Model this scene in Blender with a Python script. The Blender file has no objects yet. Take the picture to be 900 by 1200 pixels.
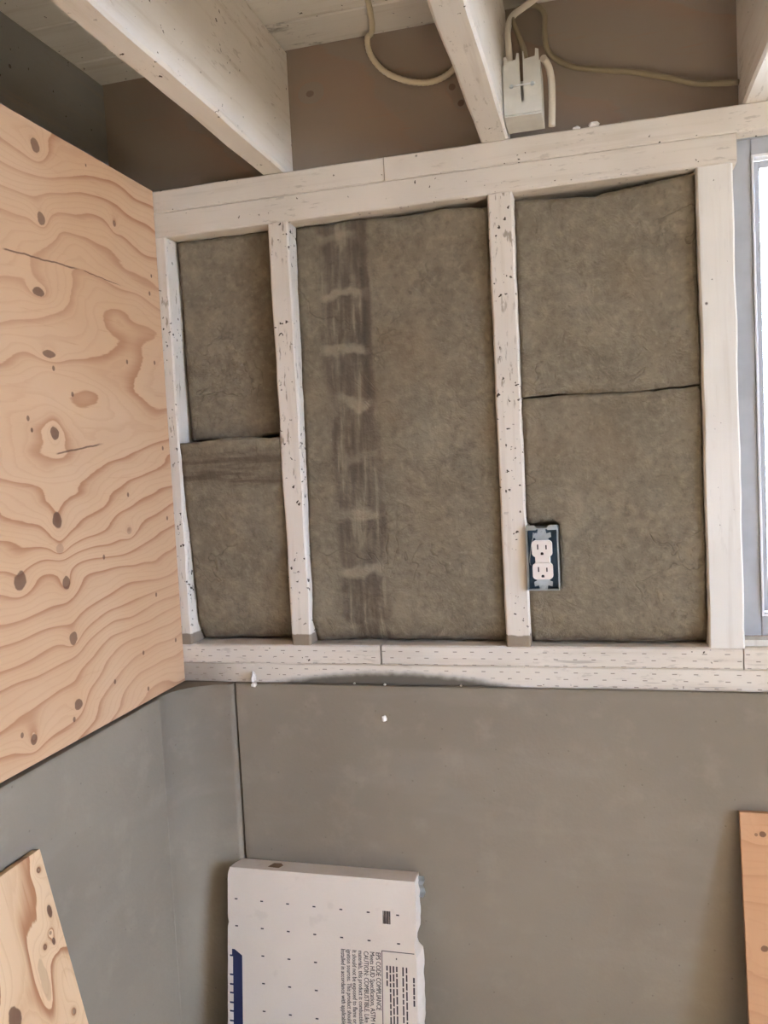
import bpy, bmesh, math, random
from mathutils import Vector, Matrix, noise

scene = bpy.context.scene
COL = scene.collection
random.seed(7)

# ------------------------------------------------------------------ camera, light, exposure
YAW, PITCH, ROLL, FPX = -0.258, -0.0615, -0.0514, 970.76
CAM = Vector((0.8071, -1.4592, 1.6142))


def setup_camera():
    cy, sy, cp, sp = math.cos(YAW), math.sin(YAW), math.cos(PITCH), math.sin(PITCH)
    f = Vector((sy * cp, cy * cp, sp)); r = Vector((cy, -sy, 0)); u = r.cross(f)
    c, s = math.cos(ROLL), math.sin(ROLL)
    r2 = r * c + u * s; u2 = -r * s + u * c
    m = Matrix((r2, u2, -f)).transposed().to_4x4(); m.translation = CAM
    cd = bpy.data.cameras.new('camera'); co = bpy.data.objects.new('camera', cd)
    COL.objects.link(co); co.matrix_world = m
    cd.sensor_fit = 'HORIZONTAL'; cd.sensor_width = 36.0; cd.lens = FPX / 900 * 36.0
    cd.clip_start = 0.02
    scene.camera = co


setup_camera()
W = bpy.data.worlds.new('overcast_sky'); scene.world = W; W.use_nodes = True
W.node_tree.nodes['Background'].inputs[0].default_value = (0.58, 0.71, 1.0, 1)
W.node_tree.nodes['Background'].inputs[1].default_value = 64.0
SUN = bpy.data.objects.new('sun', bpy.data.lights.new('sun', 'SUN')); COL.objects.link(SUN)  # sun added through the unseen window; its floor patch bounces light upward
SUN.data.energy = 140.0; SUN.data.angle = .02; SUN.data.color = (1.0, .90, .78)
SUN.rotation_euler = Vector((-.74, .05, -.67)).to_track_quat('-Z', 'Y').to_euler()
BULB_POS = (2.15, -1.75, 1.25); BULB_STRENGTH = 310.0; BULB_COLOR = (1.0, 0.76, 0.50)
scene.view_settings.view_transform = 'Standard'
scene.view_settings.look = 'None'
scene.view_settings.gamma = 1.0
scene.view_settings.use_curve_mapping = False
scene.view_settings.exposure = 0.0


# ------------------------------------------------------------------ shader helper
class G:
    def __init__(self, name):
        self.m = bpy.data.materials.new(name); self.m.use_nodes = True
        self.t = self.m.node_tree; self.b = self.t.nodes['Principled BSDF']
        self.tc = self.t.nodes.new('ShaderNodeTexCoord')
        self.P = self.tc.outputs['Object']
        s = self.t.nodes.new('ShaderNodeSeparateXYZ'); self.t.links.new(self.P, s.inputs[0])
        self.X, self.Y, self.Z = s.outputs

    def put(self, sock, v):
        if v is None: return
        if isinstance(v, bpy.types.NodeSocket): self.t.links.new(v, sock)
        elif isinstance(v, (tuple, list)) and len(v) == 3 and sock.type == 'RGBA': sock.default_value = (*v, 1)
        else: sock.default_value = v

    def ma(self, op, a, b=None, c=None, clamp=False):
        n = self.t.nodes.new('ShaderNodeMath'); n.operation = op; n.use_clamp = clamp
        self.put(n.inputs[0], a); self.put(n.inputs[1], b); self.put(n.inputs[2], c)
        return n.outputs[0]

    def add(self, a, b): return self.ma('ADD', a, b)
    def sub(self, a, b): return self.ma('SUBTRACT', a, b)
    def mul(self, a, b): return self.ma('MULTIPLY', a, b)

    def vec(self, x, y, z):
        n = self.t.nodes.new('ShaderNodeCombineXYZ')
        for i, v in enumerate((x, y, z)): self.put(n.inputs[i], v)
        return n.outputs[0]

    def scl(self, s, v=None):
        n = self.t.nodes.new('ShaderNodeMapping'); self.put(n.inputs[0], v or self.P)
        n.inputs['Scale'].default_value = s
        return n.outputs[0]

    def noise(self, scale, detail=3, rough=.5, v=None, dist=0.0):
        n = self.t.nodes.new('ShaderNodeTexNoise'); self.put(n.inputs['Vector'], v or self.P)
        n.inputs['Scale'].default_value = scale; n.inputs['Detail'].default_value = detail
        n.inputs['Roughness'].default_value = rough; n.inputs['Distortion'].default_value = dist
        return n.outputs[0]

    def voro(self, scale, v=None, feature='F1'):
        n = self.t.nodes.new('ShaderNodeTexVoronoi'); self.put(n.inputs['Vector'], v or self.P)
        n.feature = feature; n.inputs['Scale'].default_value = scale
        return n.outputs['Distance']

    def step(self, v, lo, hi):          # smooth 0..1 between lo and hi (hi may be < lo)
        n = self.t.nodes.new('ShaderNodeMapRange'); n.interpolation_type = 'SMOOTHSTEP'
        a, b, c, d = (lo, hi, 0.0, 1.0) if hi > lo else (hi, lo, 1.0, 0.0)
        self.put(n.inputs[0], v)
        for i, k in enumerate((a, b, c, d)): n.inputs[i + 1].default_value = k
        return n.outputs[0]

    def mix(self, f, a, b):
        n = self.t.nodes.new('ShaderNodeMix'); n.data_type = 'RGBA'
        self.put(n.inputs['Factor'], f)
        self.put(n.inputs[6], a); self.put(n.inputs[7], b)
        return n.outputs[2]

    def out(self, color=None, rough=.8, height=None, bump=.3, dist=.002, spec=.25, metal=0.0):
        self.put(self.b.inputs['Base Color'], color); self.put(self.b.inputs['Roughness'], rough)
        self.b.inputs['Specular IOR Level'].default_value = spec; self.b.inputs['Metallic'].default_value = metal
        if height is not None:
            n = self.t.nodes.new('ShaderNodeBump'); n.inputs['Strength'].default_value = bump
            n.inputs['Distance'].default_value = dist; self.put(n.inputs['Height'], height)
            self.t.links.new(n.outputs[0], self.b.inputs['Normal'])
        return self.m


def lin(r, g, b):
    return tuple(((c / 255) / 12.92 if c / 255 <= .04045 else ((c / 255 + .055) / 1.055) ** 2.4) for c in (r, g, b))


# ------------------------------------------------------------------ materials
def mat_paint(name, base=lin(222, 212, 198), wear=0.5, dashes=False, foot=None, axis='z', stain=False, mold=False):
    g = G(name)
    big = g.noise(3.0, 3)
    col = g.mix(g.step(big, .35, .7), base, tuple(c * .84 for c in base))
    st = {'z': (60, 60, 3), 'x': (3, 60, 60), 'y': (60, 3, 60)}[axis]
    grain = g.noise(1.0, 4, .6, g.scl(st))
    col = g.mix(g.mul(g.step(grain, .5, .72), .25), col, lin(170, 152, 128))
    # thin scuffs in patches
    scuff = g.noise(1.0, 3, .65, g.scl({'z': (120, 120, 28), 'x': (28, 120, 120), 'y': (120, 28, 120)}[axis]))
    patch = g.noise(7.0, 2)
    sc = g.mul(g.step(scuff, .57, .66), g.step(patch, .46, .60))
    col = g.mix(g.mul(sc, min(.8, wear * .8)), col, lin(140, 126, 108))
    # chips through to dark wood
    ch = g.noise(95.0, 3, .55)
    patch2 = g.noise(9.0, 2, .5, g.scl((1, 1, 1)))
    chips = g.mul(g.step(ch, .715 - .065 * wear, .735 - .065 * wear), g.step(patch2, .42, .5))
    col = g.mix(chips, col, lin(72, 60, 48))
    # old nail heads
    v = g.voro(9.0)
    nail = g.step(v, .042, .030)
    col = g.mix(g.mul(nail, .85), col, lin(70, 58, 48))
    if dashes:
        zr = g.ma('DIVIDE', g.Z, .0118); row = g.ma('FLOOR', zr)
        u = g.add(g.ma('DIVIDE', g.add(g.X, g.mul(g.noise(14, 1), .02)), .033), g.mul(row, .5))
        d = g.mul(g.mul(g.step(g.ma('FRACT', u), .24, .2), g.step(g.ma('FRACT', zr), .17, .12)), g.step(g.Y, .004, .003))
        col = g.mix(g.mul(d, .7), col, lin(105, 92, 78))
        front = g.noise(1.0, 3, .6, g.scl((6, 60, 90)))
        edge = g.mul(g.step(front, .63, .70), .4)
        col = g.mix(edge, col, lin(112, 98, 82))
    if stain:
        # lens-shaped damp stain at the sill's lower edge, pale bloom around it
        cx, hw = .42, .25
        t = g.ma('DIVIDE', g.sub(g.X, cx), hw)
        lens = g.mul(g.sub(1.0, g.mul(t, t)), .027)
        zz = g.sub(g.Z, 1.2)
        d = g.sub(g.add(lens, g.mul(g.sub(g.noise(60, 3), .5), .009)), zz)
        col = g.mix(g.mul(g.step(d, -.008, -.001), .6), col, lin(214, 208, 198))
        col = g.mix(g.mul(g.step(d, -.004, .012), .97), col, lin(88, 83, 73))
        col = g.mix(g.mul(g.step(g.X, .13, .05), .6), col, lin(130, 116, 98))
    if mold:
        mo = g.noise(40, 4, .7, g.scl((.35, 1, 1)))
        mp = g.noise(5, 2)
        col = g.mix(g.mul(g.mul(g.step(mo, .52, .66), g.step(mp, .56, .66)), .7), col, lin(70, 66, 58))
    if foot:
        k = g.add(g.Z, g.mul(g.sub(g.noise(60, 2), .5), .006))
        col = g.mix(g.step(k, foot + .002, foot - .001), col, lin(138, 124, 106))
    h = g.add(g.mul(grain, .6), g.mul(g.add(chips, nail), -1.0))
    return g.out(col, .65, h, .5, .0015, .3)


def mat_plywood(name, knots, along='y', base=lin(208, 172, 130), seed=0.0, cracks=(), bandk=7.0, specks=True, bandc=1.0, slope=13.0, kscale=1.0, ring=.9, dens=0.0, tilt=3.4, holes=()):
    """rotary-cut softwood face: contour bands of a stretched noise field, rings round the knots"""
    g = G(name)
    A = {'y': g.Y, 'x': g.X, 'z': g.Z}[along]
    B = g.Z if along in 'xy' else g.X
    sv = g.vec(g.add(g.mul(A, 1.6), seed), g.mul(B, 4.4), seed * 1.7)
    f = g.noise(1.0, 3.0, .42, sv, .25)
    fld = g.add(g.mul(f, bandk), g.add(g.sub(g.mul(B, slope), g.mul(g.ma('MAXIMUM', g.sub(1.62, B), 0.0), dens)), g.mul(A, tilt)))
    core = None
    for (a, b, ra, rb, dark) in knots:
        ra *= kscale; rb *= kscale
        da = g.ma('DIVIDE', g.sub(A, a), ra); db = g.ma('DIVIDE', g.sub(B, b), rb)
        d2 = g.add(g.mul(da, da), g.mul(db, db))
        fld = g.add(fld, g.ma('DIVIDE', ring, g.add(1.0, g.mul(d2, .22))))
        d2n = g.add(d2, g.mul(g.sub(g.noise(70, 3), .5), 1.3))
        k = g.mul(g.step(d2n, 1.1, .75), dark)
        core = k if core is None else g.ma('MAXIMUM', core, k)
    fine = g.noise(1.0, 4, .65, g.vec(g.mul(A, 9), g.mul(B, 160), seed))
    saw = g.ma('FRACT', g.add(fld, g.mul(g.sub(fine, .5), .10)))
    band = g.add(g.mul(g.step(saw, .72, .97), g.step(saw, 1.0, .97)), g.mul(g.step(saw, .2, .97), .22))
    dense = g.step(g.noise(2.2, 2, .5, g.vec(g.mul(A, .7), B, seed + 3)), .38, .62)
    col = g.mix(g.step(g.noise(2.5, 2), .3, .7), base, tuple(c * f for c, f in zip(base, (.93, .87, .80))))
    col = g.mix(g.mul(band, g.mul(g.add(.35, g.mul(dense, .5)), bandc)), col, lin(166, 116, 80))
    saw2 = g.ma('FRACT', g.mul(g.add(fld, g.mul(g.sub(fine, .5), .12)), 4.0))
    col = g.mix(g.mul(g.mul(g.step(saw2, .6, .95), g.step(saw2, 1.0, .95)), g.mul(bandc, .16)), col, lin(166, 116, 80))
    pores = g.step(fine, .60, .74)
    col = g.mix(g.mul(pores, .25), col, lin(164, 112, 70))
    if specks:
        col = g.mix(g.mul(g.step(g.voro(10.0, g.scl((1, 1, .8))), .036, .022), .85), col, lin(84, 56, 36))
    for (a0, b0, a1, b1, w) in cracks:
        L = math.hypot(a1 - a0, b1 - b0); ux, uy = (a1 - a0) / L, (b1 - b0) / L
        ra = g.sub(A, a0); rb = g.sub(B, b0)
        s = g.add(g.mul(ra, ux), g.mul(rb, uy)); n = g.sub(g.mul(rb, ux), g.mul(ra, uy))
        n = g.ma('ABSOLUTE', g.add(n, g.mul(g.sub(g.noise(30, 2), .5), .006)))
        m = g.mul(g.step(n, w, w * .4), g.mul(g.step(s, 0, .01), g.step(s, L, L - .03)))
        col = g.mix(g.mul(m, .8), col, lin(88, 58, 38))
    for (a, b) in holes:
        da = g.sub(A, a); db = g.mul(g.sub(B, b), .8)
        dd = g.add(g.mul(da, da), g.mul(db, db))
        col = g.mix(g.mul(g.step(dd, .0036 ** 2 * 1.2, .0036 ** 2 * .5), .75), col, lin(88, 58, 40))
    if core is not None:
        col = g.mix(g.mul(core, .88), col, lin(92, 62, 46))
    h = g.add(g.mul(band, -.5), g.mul(fine, .5))
    return g.out(col, .62, h, .25, .001, .3)


def mat_concrete(name, base=lin(144, 133, 117)):
    g = G(name)
    n1 = g.noise(2.2, 4, .55); n2 = g.noise(14, 4, .6); n3 = g.noise(160, 2)
    col = g.mix(g.step(n1, .3, .7), base, tuple(c * .82 for c in base))
    col = g.mix(g.mul(g.step(n2, .5, .72), .35), col, tuple(min(1, c * 1.18) for c in base))
    # dirt along the top edge
    k = g.add(g.Z, g.mul(g.sub(g.noise(22, 3), .5), .03))
    col = g.mix(g.mul(g.step(k, 1.184, 1.2), .6), col, lin(126, 116, 100))
    sw = g.noise(1.0, 3, .6, g.scl((3, 3, 12)))
    col = g.mix(g.mul(g.step(sw, .52, .7), .07), col, lin(182, 174, 162))
    pit = g.step(g.voro(38), .075, .045)
    col = g.mix(g.mul(pit, .35), col, lin(96, 88, 78))
    h = g.add(g.add(g.mul(n2, .8), g.mul(n3, .35)), g.mul(pit, -.4))
    return g.out(col, .88, h, .35, .003, .2)


def mat_wool(name, stripes=None, bands=None, base=lin(125, 114, 96)):
    g = G(name)
    n1 = g.noise(7, 4, .6, None, .6); n2 = g.noise(26, 4, .65, None, .8); n3 = g.noise(240, 2)
    col = g.mix(g.step(n1, .3, .7), base, tuple(c * .80 for c in base))
    col = g.mix(g.mul(g.step(n2, .52, .66), .35), col, tuple(min(1, c * 1.28) for c in base))
    col = g.mix(g.mul(g.step(n2, .46, .36), .35), col, tuple(c * .66 for c in base))
    n4 = g.noise(75, 3, .6)
    col = g.mix(g.mul(g.step(n4, .52, .68), .42), col, tuple(min(1, c * 1.35) for c in base))
    col = g.mix(g.mul(g.step(n4, .47, .33), .42), col, tuple(c * .55 for c in base))
    wv = g.vec(g.add(g.X, g.mul(g.noise(9, 2), .10)), g.Y, g.add(g.Z, g.mul(g.noise(11, 2), .08)))
    fl = g.voro(13, wv)
    col = g.mix(g.mul(g.step(fl, .42, .18), g.mul(g.step(g.noise(5, 2), .45, .6), .38)), col, tuple(min(1, c * 1.35) for c in base))
    col = g.mix(g.mul(g.step(g.noise(3.2, 3), .52, .68), .4), col, lin(124, 106, 84))
    rid = g.ma('ABSOLUTE', g.sub(g.noise(9, 3, .6, None, .5), .5))
    crease = g.mul(g.step(rid, .014, .0), g.step(g.noise(6, 1), .52, .64))
    col = g.mix(g.mul(crease, .3), col, tuple(c * .45 for c in base))
    col = g.mix(g.mul(g.step(g.voro(33), .09, .05), .3), col, tuple(min(1, c * 1.5) for c in base))
    if stripes:
        x0, x1, drift = stripes
        xs = g.add(g.X, g.mul(g.sub(g.Z, 1.65), drift))
        xs = g.add(xs, g.mul(g.sub(g.noise(14, 4, .6), .5), .022))
        inb = g.mul(g.step(xs, x0 - .006, x0 + .014), g.step(xs, x1 + .010, x1 - .014))
        per = g.ma('FRACT', g.ma('DIVIDE', g.add(g.Z, g.mul(g.noise(22, 3), .06)), .103))
        arc = g.mul(g.step(g.ma('ABSOLUTE', g.sub(per, .5)), .36, .47), g.step(g.noise(6, 2), .35, .55))
        vs = g.noise(1.0, 2, .5, g.scl((80, 10, 9)))
        dark = g.add(.18, g.mul(g.step(vs, .36, .64), .48))
        light = g.mul(inb, g.mul(g.step(vs, .45, .40), .0))
        col = g.mix(g.mul(g.mul(inb, dark), g.sub(1.0, g.mul(arc, .75))), col, lin(70, 61, 55))
        col = g.mix(g.mul(g.mul(inb, arc), .4), col, lin(160, 147, 126))
        col = g.mix(g.mul(g.mul(inb, g.step(vs, .40, .33)), .35), col, lin(156, 143, 122))
        edge = g.mul(g.step(g.ma('ABSOLUTE', g.sub(xs, x1 - .004)), .012, .004), g.step(g.noise(9, 2), .38, .6))
        col = g.mix(g.mul(edge, .5), col, lin(60, 50, 46))
    if bands:
        z0, z1 = bands
        zz = g.add(g.Z, g.mul(g.sub(g.noise(9, 2), .5), .03))
        inb = g.mul(g.step(zz, z0, z0 + .02), g.step(zz, z1, z1 - .02))
        hs = g.noise(1.0, 2, .5, g.scl((7, 10, 80)))
        col = g.mix(g.mul(inb, g.add(.22, g.mul(g.step(hs, .42, .6), .45))), col, lin(70, 58, 48))
    h = g.add(g.add(g.mul(n2, 1.0), g.add(g.mul(n4, .5), g.mul(n3, .2))), g.mul(crease, -.25))
    return g.out(col, .95, h, .7, .006, .08)


def mat_flat(name, col, rough=.6, metal=0.0, spec=.3, var=.12, scale=20, bump=.1):
    g = G(name)
    n = g.noise(scale, 3)
    c = g.mix(g.step(n, .3, .7), col, tuple(k * (1 - var) for k in col))
    return g.out(c, rough, n, bump, .001, spec, metal)


def mat_foam():
    g = G('foam_facer')
    base = lin(230, 217, 202)
    n = g.noise(5, 3)
    col = g.mix(g.step(n, .3, .7), base, tuple(c * .92 for c in base))
    be = g.voro(260)
    sm = g.mul(g.step(g.noise(28, 3), .62, .72), .2)
    col = g.mix(sm, col, lin(190, 176, 160))
    return g.out(col, .55, be, .12, .001, .3)


M = {}
M['stud'] = mat_paint('painted_stud', wear=1.25, foot=1.294)
M['plate'] = mat_paint('painted_top_plate', wear=.45, axis='x')
M['bottom'] = mat_paint('painted_treated_plate', wear=.4, axis='x', dashes=True)
M['sill'] = mat_paint('painted_sill', wear=.4, axis='x', dashes=True, stain=True)
M['joist'] = mat_paint('painted_joist', base=lin(236, 230, 222), wear=.4, axis='y')
M['plank'] = mat_paint('painted_plank', base=lin(224, 219, 210), wear=.15, axis='x', mold=True)
M['trimmer'] = mat_paint('painted_trimmer', base=lin(230, 225, 216), wear=.12, foot=None)
M['plain'] = mat_flat('plain_white_board', lin(214, 208, 198), .8)
M['rimpaint'] = mat_paint('painted_rim', base=lin(150, 150, 146), wear=.2, axis='y')
M['concrete'] = mat_concrete('parged_concrete')
M['floor'] = mat_concrete('floor_concrete', lin(190, 182, 172))
KN = [(-.347, 2.115, .013, .014, .8), (-.346, 2.007, .012, .013, .8), (-.365, 1.894, .018, .009, .9), (-.352, 1.803, .020, .008, .9),
      (-.352, 1.683, .013, .014, .9), (-.362, 1.549, .014, .017, .95), (-.455, 1.470, .017, .018, .9), (-.351, 1.451, .012, .014, .9),
      (-.344, 1.362, .013, .014, .85), (-.344, 1.257, .013, .012, .9), (-.452, 1.238, .009, .010, .9),
      (-.144, 2.052, .006, .007, .7), (-.165, 1.515, .010, .008, .35), (-.36, 1.505, .012, .010, .3), (-.72, 1.78, .016, .013, .8), (-1.0, 1.5, .015, .014, .8)]
HOLES = [(-.134, 1.813), (-.039, 1.821), (-.343, 1.782), (-.3, 1.745), (-.411, 1.703), (-.161, 1.578), (-.09, 1.388), (-.147, 1.292), (-.241, 1.265),
         (-.139, 1.224), (-.031, 1.526), (-.247, 1.478), (-.03, 1.289), (-.476, 1.252), (-.357, 1.237), (-.03, 1.66), (-.04, 1.95), (-.8, 1.4), (-.9, 1.9)]
M['ply_wall'] = mat_plywood('plywood_face', KN, 'y', base=lin(208, 172, 138), holes=HOLES, kscale=.78, bandc=.85, dens=13.0, tilt=-2.2, cracks=[(-.44, 1.941, -.25, 1.950, .0018), (-.25, 1.950, -.13, 1.946, .0010), (-.355, 1.651, -.22, 1.668, .002)])
KL = [(1.090, -.0135, .004, .004, .8), (1.030, -.014, .0095, .0048, 1.0), (.991, -.0213, .0055, .0034, 1.0), (.993, -.039, .0045, .004, .8), (1.004, -.0231, .0025, .0028, .7), (.888, -.0196, .004, .0035, .8), (.944, -.1186, .016, .012, 1.0), (.955, -.055, .03, .008, .25)]
M['ply_left'] = mat_plywood('plywood_offcut_face', KL, 'z', base=lin(222, 190, 154), seed=4.3, specks=False, bandk=6.0)
KR = [(.0342, .978, .0055, .005, .9), (.0238, .977, .003, .003, .7), (.0285, .796, .006, .005, .9), (.20, .86, .012, .010, .8)]
M['ply_right'] = mat_plywood('plywood_strip_face', KR, 'x', base=lin(200, 158, 122), seed=9.1, specks=False, bandc=.6, ring=.35)
M['rim'] = mat_plywood('rim_board_face', [(.31, 2.30, .008, .006, .6), (.575, 2.27, .006, .006, .7), (.59, 2.24, .006, .006, .8)], 'x', base=lin(146, 134, 122), seed=2.2, specks=False, bandk=2.5, bandc=.2, slope=4.0)
M['sheath'] = mat_flat('sheathing_board', lin(120, 96, 72), .9)
M['wool_a'] = mat_wool('mineral_wool')
M['wool_b'] = mat_wool('mineral_wool_banded', bands=(1.575, 1.655))
M['wool_c'] = mat_wool('mineral_wool_striped', stripes=(.318, .412, .03))
M['foam'] = mat_foam()
M['foam_core'] = mat_flat('foam_bead_core', lin(232, 226, 216), .8, 0, .2, .1, 200, .5)
M['ink'] = mat_flat('grey_ink', lin(70, 60, 62), .6)
M['navy'] = mat_flat('navy_ink', lin(42, 48, 82), .55)
M['white_print'] = mat_flat('white_print', lin(226, 216, 206), .55)
M['tape'] = mat_flat('clear_tape', lin(196, 200, 202), .25, 0, .6)
M['smudge'] = mat_flat('brown_smudge', lin(134, 108, 84), .8)
M['galv'] = mat_flat('galvanised_steel', lin(196, 206, 212), .38, .75, .5, .15, 60)
M['galv_shaded'] = mat_flat('box_inside', lin(74, 98, 118), .5, .5, .5, .3, 30)  # same steel darkened: the box interior's shade is put into its colour
M['rec_white'] = mat_flat('receptacle_plastic', lin(236, 226, 216), .35, 0, .5, .04)
M['slot'] = mat_flat('slot_dark', lin(40, 36, 34), .8)
M['jbox'] = mat_flat('painted_metal_box', lin(214, 212, 204), .5, 0, .4, .12, 30)
M['cable'] = mat_flat('cream_cable', lin(214, 200, 172), .5)
M['cable_w'] = mat_flat('white_cable', lin(224, 216, 202), .5)
M['cable_y'] = mat_flat('yellowed_cable', lin(146, 133, 108), .5)
M['crumb'] = mat_flat('foam_crumb', lin(240, 236, 230), .8, 0, .2, .06, 200, .4)
M['win'] = mat_flat('window_frame_grey', lin(176, 178, 182), .45)
M['win2'] = mat_flat('window_bead_white', lin(232, 234, 236), .4)
M['gravel'] = mat_flat('pale_gravel', lin(200, 197, 190), .95, 0, .1, .25, 8)
M['brass'] = mat_flat('lamp_socket_black', lin(40, 38, 36), .5)


def mat_glass():
    m = bpy.data.materials.new('clear_glass'); m.use_nodes = True; t = m.node_tree
    for n in list(t.nodes): t.nodes.remove(n)
    o = t.nodes.new('ShaderNodeOutputMaterial'); tr = t.nodes.new('ShaderNodeBsdfTransparent'); gl = t.nodes.new('ShaderNodeBsdfGlossy')
    tr.inputs[0].default_value = (.95, .97, .97, 1); gl.inputs['Roughness'].default_value = .02
    mx = t.nodes.new('ShaderNodeMixShader'); fr = t.nodes.new('ShaderNodeFresnel'); fr.inputs[0].default_value = 1.45
    t.links.new(fr.outputs[0], mx.inputs[0]); t.links.new(tr.outputs[0], mx.inputs[1]); t.links.new(gl.outputs[0], mx.inputs[2])
    t.links.new(mx.outputs[0], o.inputs[0]); return m


def mat_emit():
    m = bpy.data.materials.new('bulb_glow'); m.use_nodes = True; b = m.node_tree.nodes['Principled BSDF']
    b.inputs['Emission Color'].default_value = (*BULB_COLOR, 1); b.inputs['Emission Strength'].default_value = BULB_STRENGTH
    return m


M['glass'] = mat_glass(); M['bulb'] = mat_emit()


# ------------------------------------------------------------------ mesh helpers
def link(name, me, mat, parent=None):
    if not isinstance(me, bpy.types.Mesh):
        bm = me; me = bpy.data.meshes.new(name); bmesh.ops.recalc_face_normals(bm, faces=bm.faces[:]); bm.to_mesh(me); bm.free()
    if mat is not None and not me.materials: me.materials.append(M[mat])
    o = bpy.data.objects.new(name, me); COL.objects.link(o)
    if parent is not None: o.parent = parent
    return o


def tag(o, label=None, cat=None, group=None, kind=None):
    if label: o['label'] = label
    if cat: o['category'] = cat
    if group: o['group'] = group
    if kind: o['kind'] = kind
    return o


def thing(name, label, cat, loc=(0, 0, 0), group=None, rot=(0, 0, 0)):
    o = bpy.data.objects.new(name, None); COL.objects.link(o); o.location = loc; o.rotation_euler = rot
    o.empty_display_size = .05
    return tag(o, label, cat, group)


def bm_box(x0, x1, y0, y1, z0, z1, bev=0.0, bm=None):
    bm = bm or bmesh.new()
    vs = [bm.verts.new((x, y, z)) for x in (x0, x1) for y in (y0, y1) for z in (z0, z1)]
    fs = [(0, 1, 3, 2), (4, 6, 7, 5), (0, 4, 5, 1), (2, 3, 7, 6), (0, 2, 6, 4), (1, 5, 7, 3)]
    fs = [bm.faces.new([vs[i] for i in f]) for f in fs]
    if bev:
        es = list({e for f in fs for e in f.edges})
        bmesh.ops.bevel(bm, geom=es, offset=bev, segments=2, profile=.6, affect='EDGES')
    return bm


def box(name, x0, x1, y0, y1, z0, z1, mat, parent=None, bev=0.0):
    return link(name, bm_box(x0, x1, y0, y1, z0, z1, bev), mat, parent)


def lumber(name, x0, x1, y0, y1, z0, z1, mat, parent=None, axis=2, wob=.0016, bev=.0025, seg=None, seed=0, twist=0):
    """a board with softened arrises and slightly uneven edges along its length"""
    lo = [x0, y0, z0]; hi = [x1, y1, z1]
    L = hi[axis] - lo[axis]; n = seg or max(6, int(L / .035))
    a, b = [i for i in range(3) if i != axis]
    bm = bmesh.new(); rings = []
    for i in range(n + 1):
        t = lo[axis] + L * i / n; ring = []
        end = i in (0, n)
        for (sa, sb) in ((0, 0), (1, 0), (1, 1), (0, 1)):
            for k in range(2):
                # two verts per corner -> chamfer
                ca = hi[a] if sa else lo[a]; cb = hi[b] if sb else lo[b]
                da = (-1 if sa else 1) * bev; db = (-1 if sb else 1) * bev
                first = (sa == sb) == (k == 0)
                p = [0, 0, 0]; p[axis] = t
                p[a] = ca + (0 if first else da); p[b] = cb + (db if first else 0)
                q = Vector((t * 9 + seed * 3.1, sa * 5 + seed, sb * 7.0))
                p[a] += noise.noise(q) * wob + noise.noise(q * 4.1) * wob * .6
                p[b] += noise.noise(q + Vector((31, 7, 3))) * wob * .6
                ring.append(bm.verts.new(p))
        rings.append(ring)
    for i in range(n):
        for k in range(8):
            bm.faces.new((rings[i][k], rings[i][(k + 1) % 8], rings[i + 1][(k + 1) % 8], rings[i + 1][k]))
    bm.faces.new(rings[0]); bm.faces.new(rings[-1][::-1])
    return link(name, bm, mat, parent)


def tube(name, pts, r, mat, parent=None, seg=10, sub=8, ripple=0.0, flat=1.0):
    P = [Vector(p) for p in pts]; C = []
    ext = [P[0] * 2 - P[1]] + P + [P[-1] * 2 - P[-2]]
    for i in range(1, len(ext) - 2):
        p0, p1, p2, p3 = ext[i - 1:i + 3]
        for k in range(sub):
            t = k / sub
            C.append(.5 * ((2 * p1) + (-p0 + p2) * t + (2 * p0 - 5 * p1 + 4 * p2 - p3) * t * t + (-p0 + 3 * p1 - 3 * p2 + p3) * t ** 3))
    C.append(P[-1]); bm = bmesh.new(); rings = []
    nrm = None
    for i, c in enumerate(C):
        d = (C[min(i + 1, len(C) - 1)] - C[max(i - 1, 0)]).normalized()
        if nrm is None:
            nrm = d.orthogonal().normalized()
        nrm = (nrm - d * nrm.dot(d)).normalized(); bn = d.cross(nrm)
        rr = r * (1 + (ripple if i % 2 else -ripple))
        rings.append([bm.verts.new(c + nrm * math.cos(6.2832 * k / seg) * rr + bn * math.sin(6.2832 * k / seg) * rr * flat) for k in range(seg)])
    for i in range(len(rings) - 1):
        for k in range(seg):
            f = bm.faces.new((rings[i][k], rings[i][(k + 1) % seg], rings[i + 1][(k + 1) % seg], rings[i + 1][k])); f.smooth = True
    bm.faces.new(rings[0][::-1]); bm.faces.new(rings[-1])
    return link(name, bm, mat, parent)


def prism(name, poly, z0, z1, mat, parent=None, axis=2, bev=0):
    """extrude a 2-D outline; axis 2: (x,y) along z; axis 1: (x,z) along y; axis 0: (y,z) along x"""
    bm = bmesh.new()
    def pt(p, t): return {2: (p[0], p[1], t), 1: (p[0], t, p[1]), 0: (t, p[0], p[1])}[axis]
    a = [bm.verts.new(pt(p, z0)) for p in poly]; b = [bm.verts.new(pt(p, z1)) for p in poly]
    n = len(poly); bm.faces.new(a[::-1]); bm.faces.new(b)
    for i in range(n): bm.faces.new((a[i], a[(i + 1) % n], b[(i + 1) % n], b[i]))
    if bev: bmesh.ops.bevel(bm, geom=bm.edges[:], offset=bev, segments=2, affect='EDGES')
    return link(name, bm, mat, parent)


# ------------------------------------------------------------------ key levels (metres)
ZC, ZK, ZP = 1.200, 1.2376, 1.2744          # concrete top, top of sill, top of bottom plate
ZB, ZM, ZT = 2.0608, 2.108, 2.150           # underside, middle, top of the double top plate
ZS = 2.384                                  # underside of the floor boards above
YR = .045                                   # face of the rim board
XR, YF = 3.5, -3.9                          # far sides of the room
WX0, WX1 = 1.0273, 1.93                     # window opening
CY = -.008                                  # concrete face

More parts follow.
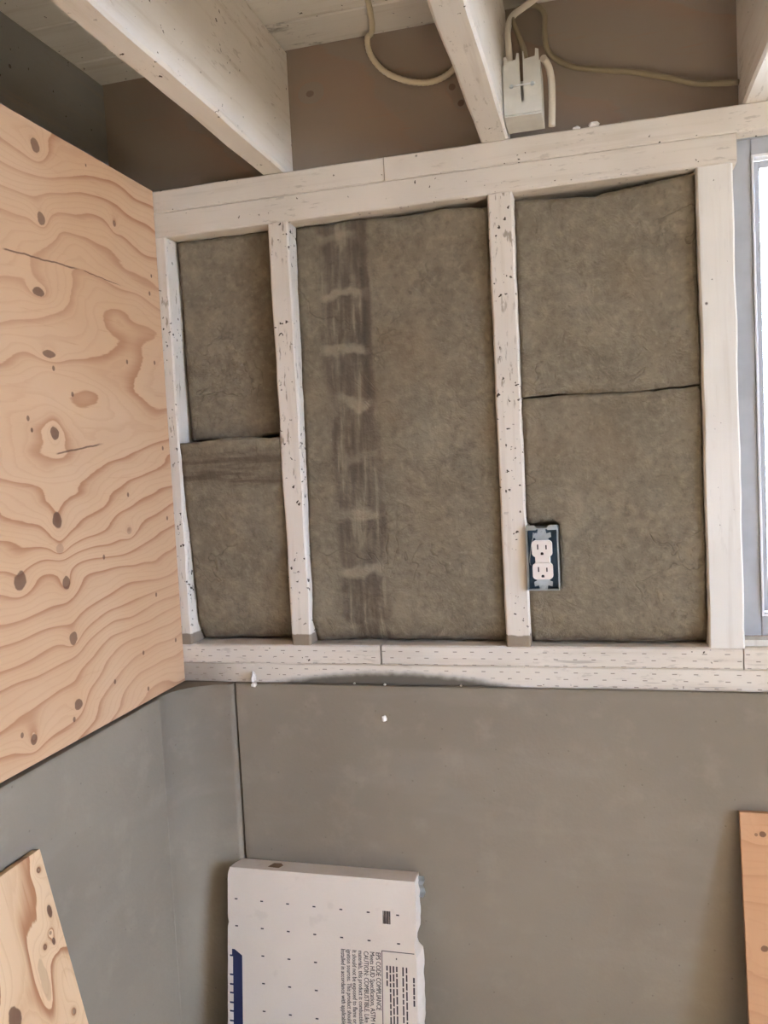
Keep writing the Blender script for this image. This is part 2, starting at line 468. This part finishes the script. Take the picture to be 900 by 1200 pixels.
# ------------------------------------------------------------------ floor, walls
floor = tag(box('floor', -.30, XR + .2, YF - .2, .30, -.10, 0, 'floor'), kind='structure')

wall_back = tag(box('wall_back', .1085, XR, CY, .25, 0, ZC, 'concrete', bev=.003), kind='structure')
wall_left = tag(box('wall_left', -.30, .0015, YF, .25, 0, ZC - .004, 'concrete', bev=.003), kind='structure')
arc = [(.1045 - .1035 * math.cos(t * math.pi / 2 / 14), -.1065 + .0935 * math.sin(t * math.pi / 2 / 14)) for t in range(15)]
fil = prism('corner_fillet', [(-.02, -.1075), (.0022, -.1075)] + [(x + .0015, y) for x, y in arc[:-1]] + [(.1045, -.0125), (.1045, .02), (-.02, .02)], 0, ZC - .001, 'concrete', wall_left)
for p in fil.data.polygons:
    if abs(p.normal.z) < .5: p.use_smooth = True
box('crack_filler', .10, .112, .012, .05, 0, ZC - .003, 'concrete', wall_left)

# bottom plates
lumber('sill_plate', -.02, XR, 0, .14, ZC, ZK, 'sill', wall_back, axis=0, wob=.0010, bev=.0018, seed=3)
lumber('bottom_plate', -.02, .4008, -.001, .09, ZK, ZP, 'bottom', wall_back, axis=0, wob=.001, bev=.003, seed=5)
lumber('bottom_plate', .4046, 1.0245, -.001, .09, ZK, ZP, 'bottom', wall_back, axis=0, wob=.001, bev=.003, seed=8)
lumber('bottom_plate', 1.0265, XR, -.001, .09, ZK, ZP, 'bottom', wall_back, axis=0, wob=.001, bev=.003, seed=9)
# top plates
lumber('top_plate', -.02, .4535, 0, .09, ZM, ZT, 'plate', wall_back, axis=0, seed=11, bev=.0022)
lumber('top_plate', .4548, XR, 0, .09, ZM, ZT, 'plate', wall_back, axis=0, seed=12, bev=.0022)
lumber('top_plate', -.02, 1.034, -.0006, .09, ZB, ZM, 'plate', wall_back, axis=0, seed=13, bev=.0022)
lumber('top_plate', WX1, XR, -.0006, .09, ZB, ZM, 'plate', wall_back, axis=0, seed=14, bev=.0022)
# studs
for i, (a, b, m) in enumerate([(-.026, .019, 'stud'), (.228, .2680, 'stud'), (.634, .6772, 'stud'), (.9726, WX0 + .001, 'trimmer'),
                               (WX1, WX1 + .055, 'trimmer'), (2.34, 2.384, 'stud'), (2.746, 2.79, 'stud'), (3.15, 3.194, 'stud')]):
    lumber('stud', a, b, -.0012, .09, ZP - .0005, ZB, m, wall_back, seed=20 + i, wob=.0022, bev=.003)
# outside sheathing
for (a, b, c, d) in [(-.2, WX0, ZC, 2.5), (WX1, XR + .1, ZC, 2.5), (WX0, WX1, ZC, ZP), (WX0, WX1, ZT - .03, 2.5)]:
    box('sheathing', a, b, .105, .13, c, d, 'sheath', wall_back)

wall_right = tag(box('wall_right', XR, XR + .15, YF, .25, 0, ZC, 'concrete'), kind='structure')
wall_front = tag(box('wall_front', -.3, XR + .15, YF - .15, YF, 0, 2.5, 'plain'), kind='structure')
RW = (-2.7, -1.3); WZ = (ZC + .06, 2.10)
for (a, b, c, d) in [(YF, RW[0], ZC, 2.5), (RW[1], .25, ZC, 2.5), (RW[0], RW[1], ZC, WZ[0]), (RW[0], RW[1], WZ[1], 2.5)]:
    box('wall_board', XR + .02, XR + .06, a, b, c, d, 'plain', wall_right)
box('framing', -.12, -.02, YF, -.004, ZC - .006, ZT - .002, 'sheath', wall_left)
box('sheathing', -.22, -.19, YF, .16, ZC - .05, 2.5, 'sheath', wall_left)
box('sheathing', -.22, -.05, .10, .16, ZC - .05, 2.5, 'sheath', wall_left)

# ------------------------------------------------------------------ ceiling: boards, joists, rim
ceiling = tag(box('ceiling', -.3, XR + .15, YF - .15, .2, ZS + .022, ZS + .06, 'sheath'), kind='structure')
y = YR; k = 0
while y > YF:
    wd = (.095, .128, .135, .130)[min(k, 3)] if k < 4 else .132
    lumber('ceiling_plank', -.14, XR, y - wd + .0025, y, ZS - random.uniform(0, .0015), ZS + .02, 'plank', ceiling, axis=0, seg=24, wob=.0012, seed=40 + k, bev=.002)
    y -= wd; k += 1
for i, (a, w) in enumerate([(.2216, .046), (.627, .047), (1.0449, .046), (1.452, .046), (1.858, .046), (2.264, .046), (2.67, .046), (3.076, .046)]):
    lumber('joist', a, a + w, YF, YR + .002, ZT, ZS, 'joist', ceiling, axis=1, seed=70 + i, seg=60, wob=.0025, bev=.004)
box('rim_board', -.15, XR, YR, YR + .04, ZT - .001, ZS + .03, 'rim', ceiling)
lumber('rim_joist', -.165, -.119, YF, YR + .002, ZT, ZS, 'rimpaint', ceiling, axis=1, seed=90, seg=60, wob=.002)

# ------------------------------------------------------------------ window
win = tag(thing('window_1', None, None, (WX0, .03, ZP)), kind='structure')
ww, wh = WX1 - WX0, ZT - .035 - ZP


def frame_bars(name, x0, x1, z0, z1, t, y0, y1, mat, parent, bev=.002):
    box(name, x0, x0 + t, y0, y1, z0, z1, mat, parent, bev); box(name, x1 - t, x1, y0, y1, z0, z1, mat, parent, bev)
    box(name, x0 + t, x1 - t, y0, y1, z0, z0 + t, mat, parent, bev); box(name, x0 + t, x1 - t, y0, y1, z1 - t, z1, mat, parent, bev)


frame_bars('window_frame', 0, ww, .012, wh, .034, .010, .075, 'win', win)
frame_bars('glazing_bead', .034, ww - .034, .046, wh - .034, .004, .006, .03, 'win2', win, .001)
frame_bars('sash', .038, ww * .5 + .012, .05, wh - .038, .012, .03, .05, 'win', win)
frame_bars('sash', ww * .5 - .012, ww - .038, .05, wh - .038, .012, .052, .072, 'win', win)
box('pane', .048, ww * .5 + .002, .039, .042, .06, wh - .048, 'glass', win)
box('pane', ww * .5 - .002, ww - .048, .061, .064, .06, wh - .048, 'glass', win)
box('head_packer', 0, ww, .004, .03, wh - .008, wh + .012, 'win', win, .001)
box('sill_packer', 0, ww, -.02, .01, .0005, .0115, 'trimmer', win, .001)
win2 = tag(thing('fill_window', None, None, (XR + .03, RW[0], WZ[0]), rot=(0, 0, math.pi / 2)), kind='structure')  # unseen window, added to bring daylight fill into the room
for wn, wid in ((win2, RW[1] - RW[0]),):
    hh = WZ[1] - WZ[0]
    frame_bars('window_frame', 0, wid, 0, hh, .045, -.02, .02, 'win', wn)
    box('mullion', wid / 2 - .02, wid / 2 + .02, -.015, .015, .045, hh - .045, 'win', wn, .001)
    for i in (0, 1): box('pane', .045 + i * (wid / 2 - .025), wid / 2 - .02 + i * (wid / 2 - .025), -.002, .002, .045, hh - .045, 'glass', wn)
ground = tag(prism('ground', [(-12, .26), (XR + .16, .26), (XR + .16, YF - .16), (-12, YF - .16), (-12, -22), (14, -22), (14, 22), (-12, 22)], .80, .95, 'gravel'), kind='structure')

# ------------------------------------------------------------------ mineral wool batts
def batt(x0, x1, z0, z1, mat, label, seed, depth, top=None, bot=None, left=None, right=None, amp=.004):
    """depth(u, v): distance of the face behind the stud faces"""
    nx, nz = max(14, int((x1 - x0) / .008)), max(14, int((z1 - z0) / .008))
    root = Vector(((x0 + x1) / 2, .09, z0))
    bm = bmesh.new(); grid = []
    for j in range(nz + 1):
        v = j / nz; row = []
        for i in range(nx + 1):
            u = i / nx
            xl = x0 + (left(v) if left else 0); xr = x1 - (right(v) if right else 0)
            zl = z0 + (bot(u) if bot else 0); zh = z1 - (top(u) if top else 0)
            x = xl + (xr - xl) * u; z = zl + (zh - zl) * v
            q = Vector((x * 9 + seed, z * 9, seed * .7))
            yy = depth(u, v) + noise.noise(q) * amp + noise.noise(q * 3.2) * amp * .55 + noise.noise(q * 8) * amp * .25
            e = min(u * (xr - xl), (1 - u) * (xr - xl), v * (zh - zl), (1 - v) * (zh - zl))
            yy += .002 * max(0, 1 - e / .006) ** 2
            if e == 0:
                jx = noise.noise(Vector((x * 60, z * 60, seed))) * .0012
                x += jx * (0 if u not in (0, 1) else 1); z += jx * (1.5 if v in (0, 1) else 0)
            row.append(bm.verts.new((x, max(-.004, yy), z)))
        grid.append(row)
    for j in range(nz):
        for i in range(nx):
            f = bm.faces.new((grid[j][i], grid[j][i + 1], grid[j + 1][i + 1], grid[j + 1][i])); f.smooth = True
    rim = grid[0] + [r[-1] for r in grid[1:]] + grid[-1][-2::-1] + [r[0] for r in grid[-2:0:-1]]
    back = [bm.verts.new((v.co.x, .088, v.co.z)) for v in rim]
    n = len(rim)
    for i in range(n): bm.faces.new((rim[i], back[i], back[(i + 1) % n], rim[(i + 1) % n]))
    bm.faces.new(back)
    o = link('insulation_batt', bm, mat)
    return tag(o, label, 'insulation', 'mineral wool batts between the studs')


S1R, S2L, S2R, S3L, S3R, S4L = .0185, .2285, .2675, .6345, .6767, .973
SEAM1, SEAM3 = 1.672, 1.712
batt(S1R + .004, S2L - .001, SEAM1, ZB - .002, 'wool_a', 'dark brown mineral wool batt above the seam in the narrow bay beside the plywood', 1.3,
     lambda u, v: .036 + .006 * (1 - v) * 0, left=lambda v: .006 * (1 - v), bot=lambda u: .003 * math.sin(u * 9))
batt(S1R - .001, S2L - .001, ZP + .002, SEAM1 - .001, 'wool_b', 'brown mineral wool batt with a dark cross band, below the seam in the narrow bay', 5.1,
     lambda u, v: .016 - .014 * v + .012 * (1 - v) ** 2 + .016 * max(0, 1 - v / .1), left=lambda v: .006 * (1 - v), top=lambda u: .003 * math.sin(u * 7 + 1), bot=lambda u: .001 + .003 * math.sin(u * 3.1))
batt(S2R + .001, S3L - .001, ZP + .002, ZB - .001, 'wool_c', 'single tall mineral wool batt with dark ladder-like stripes between two studs', 8.4,
     lambda u, v: .010 + .028 * v * (1 - u) ** .7 + .002 * u + .022 * max(0, 1 - v / .05), top=lambda u: .002 + .012 * max(0, u - .25) + .004 * math.sin(u * 14) * u, bot=lambda u: .0005 + .003 * math.sin(u * 3.1))
batt(S3R + .001, S4L - .001, SEAM3, ZB - .001, 'wool_a', 'grey-brown mineral wool batt above the seam in the bay beside the window', 12.7,
     lambda u, v: .012 + .014 * v * (1 - .6 * u), top=lambda u: .014 - .012 * abs(u - .5) * 2 + (.004 if u < .5 else 0), bot=lambda u: .002 * math.sin(u * 8))
batt(S3R + .001, S4L - .001, ZP + .002, SEAM3 - .0014, 'wool_a', 'grey-brown mineral wool batt below the seam, behind the electrical outlet', 17.9,
     lambda u, v: 0.010 + .004 * v + .018 * max(0, 1 - v / .08) + (.05 if u < .186 and .232 < v < .488 else 0), top=lambda u: .002 * math.sin(u * 8 + 2), bot=lambda u: .001 + .002 * math.sin(u * 5) ** 2)

# ------------------------------------------------------------------ plywood on the left wall
pw = link('plywood_sheet', bm_box(-.0125, 0, -2.44, -.0035, ZC + .002, ZT - .001, .0008), 'ply_wall')
tag(pw, 'large knotty plywood sheet fixed to the side wall, butting the corner stud', 'plywood')

# ------------------------------------------------------------------ leaning plywood offcuts
# left offcut: rear top corner rests on the concrete
tl = math.radians(13.0)
b = bm_box(-.62, 0, -.014, 0, 0, 1.115, .0008)       # local: x along wall, y = depth (front is -y), z up
# local x maps to world y, front (-y) maps to world +x
o = link('plywood_offcut', b, None)
o.data.materials.append(M['ply_left'])
Lh = 1.115
o.matrix_world = Matrix(((0, -math.cos(tl), -math.sin(tl), .004 + Lh * math.sin(tl)),
                         (1, 0, 0, -.480),
                         (0, -math.sin(tl), math.cos(tl), .0),
                         (0, 0, 0, 1)))
tag(o, 'plywood offcut with dark oval knots leaning on the concrete below the large plywood sheet', 'plywood')
# right offcut
tr = math.radians(8.0); Lr = 1.012
b = bm_box(0, .30, -.012, 0, 0, Lr, .0008)
o = link('plywood_offcut', b, 'ply_right')
o.matrix_world = Matrix(((1, 0, 0, 1.010),
                         (0, math.cos(tr), math.sin(tr), CY - .002 - Lr * math.sin(tr)),
                         (0, -math.sin(tr), math.cos(tr), .0),
                         (0, 0, 0, 1)))
tag(o, 'plain plywood strip leaning on the back concrete wall below the window', 'plywood')

# ------------------------------------------------------------------ foam board
TH = math.radians(8.0); FH, FT, FW = .858, .050, .366
fb = thing('foam_board', 'thick white foam insulation board with printed lettering leaning in the corner', 'foam board')
fb.matrix_world = Matrix(((1, 0, 0, .0945),
                          (0, math.cos(TH), math.sin(TH), CY - .003 - FH * math.sin(TH)),
                          (0, -math.sin(TH), math.cos(TH), .0025),
                          (0, 0, 0, 1)))


def foam_body():
    bm = bmesh.new(); n = 110; rows = []
    for j in range(n + 1):
        z = FH * j / n; t = FH - z
        nr = noise.noise(Vector((z * 55, 2, 0))) * .0022 + noise.noise(Vector((z * 17, 5, 0))) * .003
        bite = -.006 * math.exp(-((t - .115) / .012) ** 2)
        nl = noise.noise(Vector((z * 40, 9, 0))) * .001 + .003 * math.exp(-((t - .10) / .006) ** 2)
        xl = nl + .0; xr = FW + nr * .35 + bite * .6
        xr2 = FW - .002 + nr + bite + (.006 if .13 < t < .3 else 0)
        if t < .012: xl += (.012 - t) * .4
        bj = noise.noise(Vector((z * 30, 14, 0))) * .001
        rows.append([bm.verts.new(p) for p in ((xl, -FT, z), (xr, -FT, z), (xr2, -FT * .5, z), (xr2 - .001 + bj, 0, z), (xl + .004, 0, z), (xl, -FT * .5, z))])
    for j in range(n):
        for k in range(6):
            bm.faces.new((rows[j][k], rows[j][(k + 1) % 6], rows[j + 1][(k + 1) % 6], rows[j + 1][k]))
    bm.faces.new(rows[0][::-1]); bm.faces.new(rows[-1])
    return bm


link('board_body', foam_body(), 'foam', fb)
FY = -FT


def fx(x): return x - .0945
def fz(dz): return FH + dz


def quads(name, rects, mat, parent, y=FY, t=.0006):
    bm = bmesh.new()
    for r in rects: bm_box(r[0], r[1], y - t, y + .001, r[2], r[3], 0, bm)
    return link(name, bm, mat, parent)


# perforation marks printed in a grid
marks = []
for r in range(7):
    for c in range(7):
        if r >= 2 and not (1 <= c <= 3): continue
        if r == 2 and c == 6: pass
        x = fx(.112) + c * .0520 + (.003 if c == 6 else 0) + r * .0010; z = fz(-.0575) - r * .0495 - c * .0005
        marks.append((x - .0028, x + .0028, z - .0011, z + .0011))
tag(quads('perforation_marks', marks, 'ink', fb), kind='stuff')
# bar code
quads('bar_code', [(fx(.3995) + i * .0024, fx(.3995) + i * .0024 + .0013 + .0006 * (i % 2), fz(-.0775), fz(-.055)) for i in range(6)], 'ink', fb)
# frame of the notice
quads('notice_frame', [(fx(.3962), fx(.3974), fz(-.50), fz(-.1250)), (fx(.3962), FW - .004, fz(-.1256), fz(-.1245))], 'ink', fb)
# small illegible print inside the notice: broken word marks
rr = random.Random(3); words = []
for (x, z0, z1) in [(.4045, -.150, -.180), (.4105, -.150, -.28), (.4165, -.150, -.30), (.4225, -.150, -.30), (.434, -.150, -.30), (.4405, -.150, -.30)]:
    z = z0
    while z > z1:
        l = rr.uniform(.006, .016); words.append((fx(x), fx(x) + .0026, fz(z - l), fz(z))); z -= l + .0028
words.append((fx(.4225), fx(.4245), fz(-.138), fz(-.1355)))
tag(quads('small_print', words, 'ink', fb, t=.0005), kind='stuff')
bold = []; z = -.166
for l in (.009, .004, .012, .006, .010): bold.append((fx(.4535), fx(.4565), fz(z - l), fz(z))); z -= l + .002
quads('bold_print', bold, 'ink', fb)


def text_mesh(name, body, size, mat, parent, m):
    cu = bpy.data.curves.new(name, 'FONT'); cu.body = body; cu.size = size; cu.extrude = .0003; cu.resolution_u = 2
    to = bpy.data.objects.new(name, cu); COL.objects.link(to)
    dg = bpy.context.evaluated_depsgraph_get(); dg.update()
    me = bpy.data.meshes.new_from_object(to.evaluated_get(dg)); bpy.data.objects.remove(to)
    me.transform(m @ Matrix.Diagonal((.73, 1, 1, 1))); me.materials.clear()
    return link(name, me, mat, parent)


lines = [(.3855, 'EPS CODE COMPLIANCE'), (.3742, 'Meets HUD Specification, ASTM C578'), (.3628, 'CAUTION: COMBUSTIBLE. Like other'),
         (.3525, 'materials, this product is combustible.'), (.3412, 'It should not be exposed to flame or'), (.3305, 'ignition sources. This product should be'),
         (.3195, 'Installed in accordance with applicable')]
for x, s in lines:
    # reads downwards: text x -> -z, text y -> +x
    mm = Matrix(((0, 1, 0, fx(x)), (0, 0, -1, FY - .0003), (-1, 0, 0, fz(-.1285)), (0, 0, 0, 1)))
    text_mesh('lettering', s, .0125 if x > .36 else .0118, 'ink', fb, mm)
# navy brand band cut by the board's edge, with slices of white letters
prism('navy_band', [(fx(.0990), fz(-.52)), (fx(.1275), fz(-.52)), (fx(.1240), fz(-.160)), (fx(.1085), fz(-.150)), (fx(.0990), fz(-.1500))], FY - .0006, FY + .001, 'navy', fb, axis=1)
wl = []; z = -.1455
for a, l in ((.0085, .0145), (.0105, .031), (.011, .014), (.011, .012), (.0115, .014), (.0115, .012), (.0115, .014), (.0115, .014)):
    wl.append((-.0005 + .0015, .0005 + a, fz(z - l), fz(z))); z -= l + .0035
quads('white_letter_slice', wl, 'white_print', fb, y=FY - .0005)
# smudge on the top edge, tape on the corner
prism('smudge', [(.076, -.034), (.098, -.036), (.102, -.022), (.094, -.012), (.080, -.014)], FH - .001, FH + .0006, 'smudge', fb)
bm = bmesh.new()
for j in range(6):
    for i in range(2): bm.verts.new((FW - .004 + i * .011 + .002 * math.sin(j * 2.1), -.008 - .004 * math.sin(j * 1.3), FH - .004 - j * .0075))
bm.verts.ensure_lookup_table()
for j in range(5): bm.faces.new([bm.verts[i] for i in (2 * j, 2 * j + 1, 2 * j + 3, 2 * j + 2)])
bmesh.ops.solidify(bm, geom=bm.faces[:], thickness=.002)
link('tape_scrap', bm, 'tape', fb)

# ------------------------------------------------------------------ outlet box
ob = thing('electrical_outlet', 'white duplex outlet in an open metal box on the stud', 'outlet', (.7045, -.004, 1.430))
bw, bh = .0275, .0545
t = .0022
bm = bmesh.new()
for r in [(-bw, -bw + t, -bh, bh), (bw - t, bw, -bh, bh), (-bw + t, bw - t, bh - t, bh), (-bw + t, bw - t, -bh, -bh + t)]:
    bm_box(r[0], r[1], -.006, .045, r[2], r[3], 0, bm)
link('box_wall', bm, 'galv', ob)
box('box_inside', -bw + t, bw - t, .008, .012, -bh + t, bh - t, 'galv_shaded', ob)
for sx in (-1, 1):
    e = prism('mounting_ear', [(sx * .0265, .051), (sx * .010, .051), (sx * .009, .056), (sx * .0135, .0595), (sx * .0265, .0595)], -.0075, -.0055, 'galv', ob, axis=1)
bm = bmesh.new()
outline = [(-.006, -.052), (.006, -.052), (.008, -.045), (.015, -.047), (.016, -.039), (.011, -.037), (.011, .037), (.016, .039), (.015, .047), (.008, .045), (.006, .053), (-.006, .053),
           (-.008, .045), (-.015, .047), (-.016, .039), (-.011, .037), (-.011, -.037), (-.016, -.039), (-.015, -.047), (-.008, -.045)]
yk = prism('yoke', outline, -.008, -.0066, 'galv', ob, axis=1)
for sz in (-.0478, .0478):
    bmc = bmesh.new(); bmesh.ops.create_cone(bmc, cap_ends=True, segments=12, radius1=.0032, radius2=.0028, depth=.0025)
    bmesh.ops.transform(bmc, matrix=Matrix.Translation((0, -.009, sz)) @ Matrix.Rotation(math.pi / 2, 4, 'X'), verts=bmc.verts)
    link('yoke_screw', bmc, 'galv', yk)
box('receptacle_bridge', -.0125, .0125, -.0118, .006, -.014, .014, 'rec_white', ob, .001)
for sz in (-1, 1):
    pts = []
    for k in range(40):
        a = 2 * math.pi * k / 40
        px = .0172 * math.cos(a) * 1.06; pz = .0172 * math.sin(a)
        pts.append((max(-.0172, min(.0172, px * 1.12)), sz * .0195 + max(-.0142, min(.0142, pz * 1.06))))
    f = prism('receptacle_face', pts, -.0155, -.006, 'rec_white', ob, axis=1, bev=0)
    quads('slot', [(-.0082, -.0060, sz * .0195 - .001, sz * .0195 + .0075)], 'slot', f, y=-.0155, t=.0003)
    quads('slot', [(.0060, .0082, sz * .0195 - .001, sz * .0195 + .0062)], 'slot', f, y=-.0155, t=.0003)
    hole = [(.0026 * math.cos(a), sz * .0195 - .0085 + (.0026 * math.sin(a) if math.sin(a) > 0 else -.0022 * (1 if abs(math.cos(a)) < .95 else .0))) for a in [2 * math.pi * k / 16 for k in range(16)]]
    prism('ground_hole', hole, -.0158, -.0150, 'slot', f, axis=1)
tube('bare_wire', [(-.009, -.010, .047), (-.015, -.013, .037), (-.0205, -.009, .012), (-.0225, -.004, -.004), (-.0215, .006, -.012)], .0007, 'galv', ob, seg=6)

# ------------------------------------------------------------------ junction box on the joist
jb = thing('junction_box', 'small pale metal junction box fixed to the joist above the top plate', 'junction box', (.6755, -.003, ZT + .006))
jw, jd, jh = .0605, .070, .082
box('box_back', 0, jw, -.003, 0, 0, jh, 'jbox', jb, .0006)
box('box_bottom', 0, jw, -jd, -.003, 0, .0025, 'jbox', jb, .0006)
for x in (0, jw - .002): box('box_side', x, x + .002, -jd, -.003, .0025, jh, 'jbox', jb, .0005)
prism('front_plate', [(.001, .0026), (jw - .001, .0026), (jw - .002, .098), (jw - .007, .100), (jw - .008, .088), (.036, .086), (.0345, .098), (.0335, .098), (.0330, .020), (.0285, .020),
                      (.0275, .096), (.024, .097), (.022, .087), (.009, .086), (.007, .094), (.003, .093)], -jd - .0025, -jd, 'jbox', jb, axis=1)
for x in (.014, .047):
    bmc = bmesh.new(); bmesh.ops.create_cone(bmc, cap_ends=True, segments=12, radius1=.0034, radius2=.0028, depth=.003)
    bmesh.ops.transform(bmc, matrix=Matrix.Translation((x, -jd - .0035, .046)) @ Matrix.Rotation(math.pi / 2, 4, 'X'), verts=bmc.verts)
    link('screw', bmc, 'galv', jb)
box('crossbar', .018, .052, -jd - .0045, -jd - .0025, .0450, .0475, 'win2', jb, .0004)

# ------------------------------------------------------------------ cables
c = tube('electric_cable', [(.50, -.35, 2.386), (.45, -.02, 2.378), (.431, .020, 2.366), (.434, .030, 2.340), (.460, .034, 2.308), (.505, .036, 2.286), (.545, .036, 2.281), (.580, .034, 2.294), (.605, .030, 2.33), (.6245, .028, 2.345)],
         .0052, 'cable', ripple=.06, sub=10)
tag(c, 'cream ribbed cable sagging in an arc between two joists against the bare rim board', 'cable')
c = tube('electric_cable', [(.7135, -.058, 2.215), (.7110, -.060, 2.258), (.7035, -.055, 2.285), (.692, -.03, 2.325), (.690, .000, 2.350), (.700, .015, 2.366), (.722, .022, 2.372), (.741, .024, 2.356), (.740, .026, 2.325), (.746, .028, 2.292),
                           (.778, .030, 2.266), (.824, .030, 2.252), (.879, .030, 2.239), (.932, .030, 2.222), (.985, .030, 2.203), (1.0445, .030, 2.196)], .0046, 'cable_y')
tag(c, 'yellowed cable looping above the junction box and running along the rim board', 'cable')
c = tube('electric_cable', [(.688, -.058, 2.205), (.6865, -.060, 2.26), (.6845, -.050, 2.30), (.690, -.02, 2.337), (.708, .005, 2.362), (.735, .0, 2.373), (.765, -.02, 2.379), (.82, -.08, 2.379)], .0055, 'cable_w')
tag(c, 'white cable rising out of the junction box to the ceiling planks', 'cable')
c = tube('electric_cable', [(.7395, -.050, 2.250), (.7465, -.030, 2.245), (.7500, -.014, 2.228), (.7495, -.010, 2.195), (.7475, -.006, 2.157)], .0058, 'cable_w')
tag(c, 'short length of white cable hanging beside the junction box', 'cable')

# ------------------------------------------------------------------ foam crumbs
def crumb(loc, r, label, seed, sc=(1, 1, 1)):
    bm = bmesh.new(); bmesh.ops.create_icosphere(bm, subdivisions=2, radius=1)
    for v in bm.verts:
        k = 1 + noise.noise(v.co * 1.7 + Vector((seed, 0, 0))) * .45
        v.co = Vector((v.co.x * sc[0], v.co.y * sc[1], v.co.z * sc[2])) * r * k
    lo = min(v.co.z for v in bm.verts)
    o = link('foam_crumb', bm, 'crumb'); o.location = loc
    return tag(o, label, 'crumb', 'white crumbs of foam around the sill')


crumb((.1500, -.0135, 1.2150), .0072, 'white foam crumb stuck on the sill edge above the corner crack', 1, (.8, .8, 1.35))
crumb((.1515, -.0145, 1.2005), .0056, 'smaller white foam crumb hanging just under the larger one at the sill', 2)
crumb((.4050, CY - .0035, 1.1405), .0055, 'lone white foam crumb stuck on the concrete below the damp stain', 3)
for i, (x, y, z, r) in enumerate([(.349, CY + .004, 1.2030, .0022), (.4085, CY + .002, 1.2025, .0024), (.55, CY + .004, 1.2030, .002)]):
    crumb((x, y, z), r, ('tiny white foam bead inside the damp stain on the concrete edge', 'tiny white foam bead straight below the joint of the bottom plates',
                         'tiny white foam bead at the tapering end of the damp stain')[i], 10 + i)
for i, (x, r) in enumerate([(.787, .004), (.815, .006)]):
    crumb((x, .006, ZT + r * .7), r, ('small pale clip on the top plate, nearer the junction box', 'wider flat clip on the top plate, farther from the junction box')[i], 20 + i, (1.6, .8, .8))  # clips on the top plate, modelled as rough lumps

# ------------------------------------------------------------------ the lamp that lights the room
lp = thing('pendant_bulb', 'bare warm light bulb hanging on a black cord from the joists', 'lamp', BULB_POS)
bm = bmesh.new(); bmesh.ops.create_uvsphere(bm, u_segments=20, v_segments=12, radius=.034)
for v in bm.verts:
    if v.co.z > 0: v.co.z *= 1.35; v.co.x *= 1 - .35 * max(0, v.co.z / .046); v.co.y *= 1 - .35 * max(0, v.co.z / .046)
link('bulb', bm, 'bulb', lp)
bm = bmesh.new(); bmesh.ops.create_cone(bm, cap_ends=True, segments=20, radius1=.020, radius2=.014, depth=.05)
bmesh.ops.translate(bm, verts=bm.verts, vec=(0, 0, .068)); link('socket', bm, 'brass', lp)
tube('cord', [(0, 0, .09), (0, 0, .2), (0, 0, ZS - BULB_POS[2])], .003, 'brass', lp, seg=8)
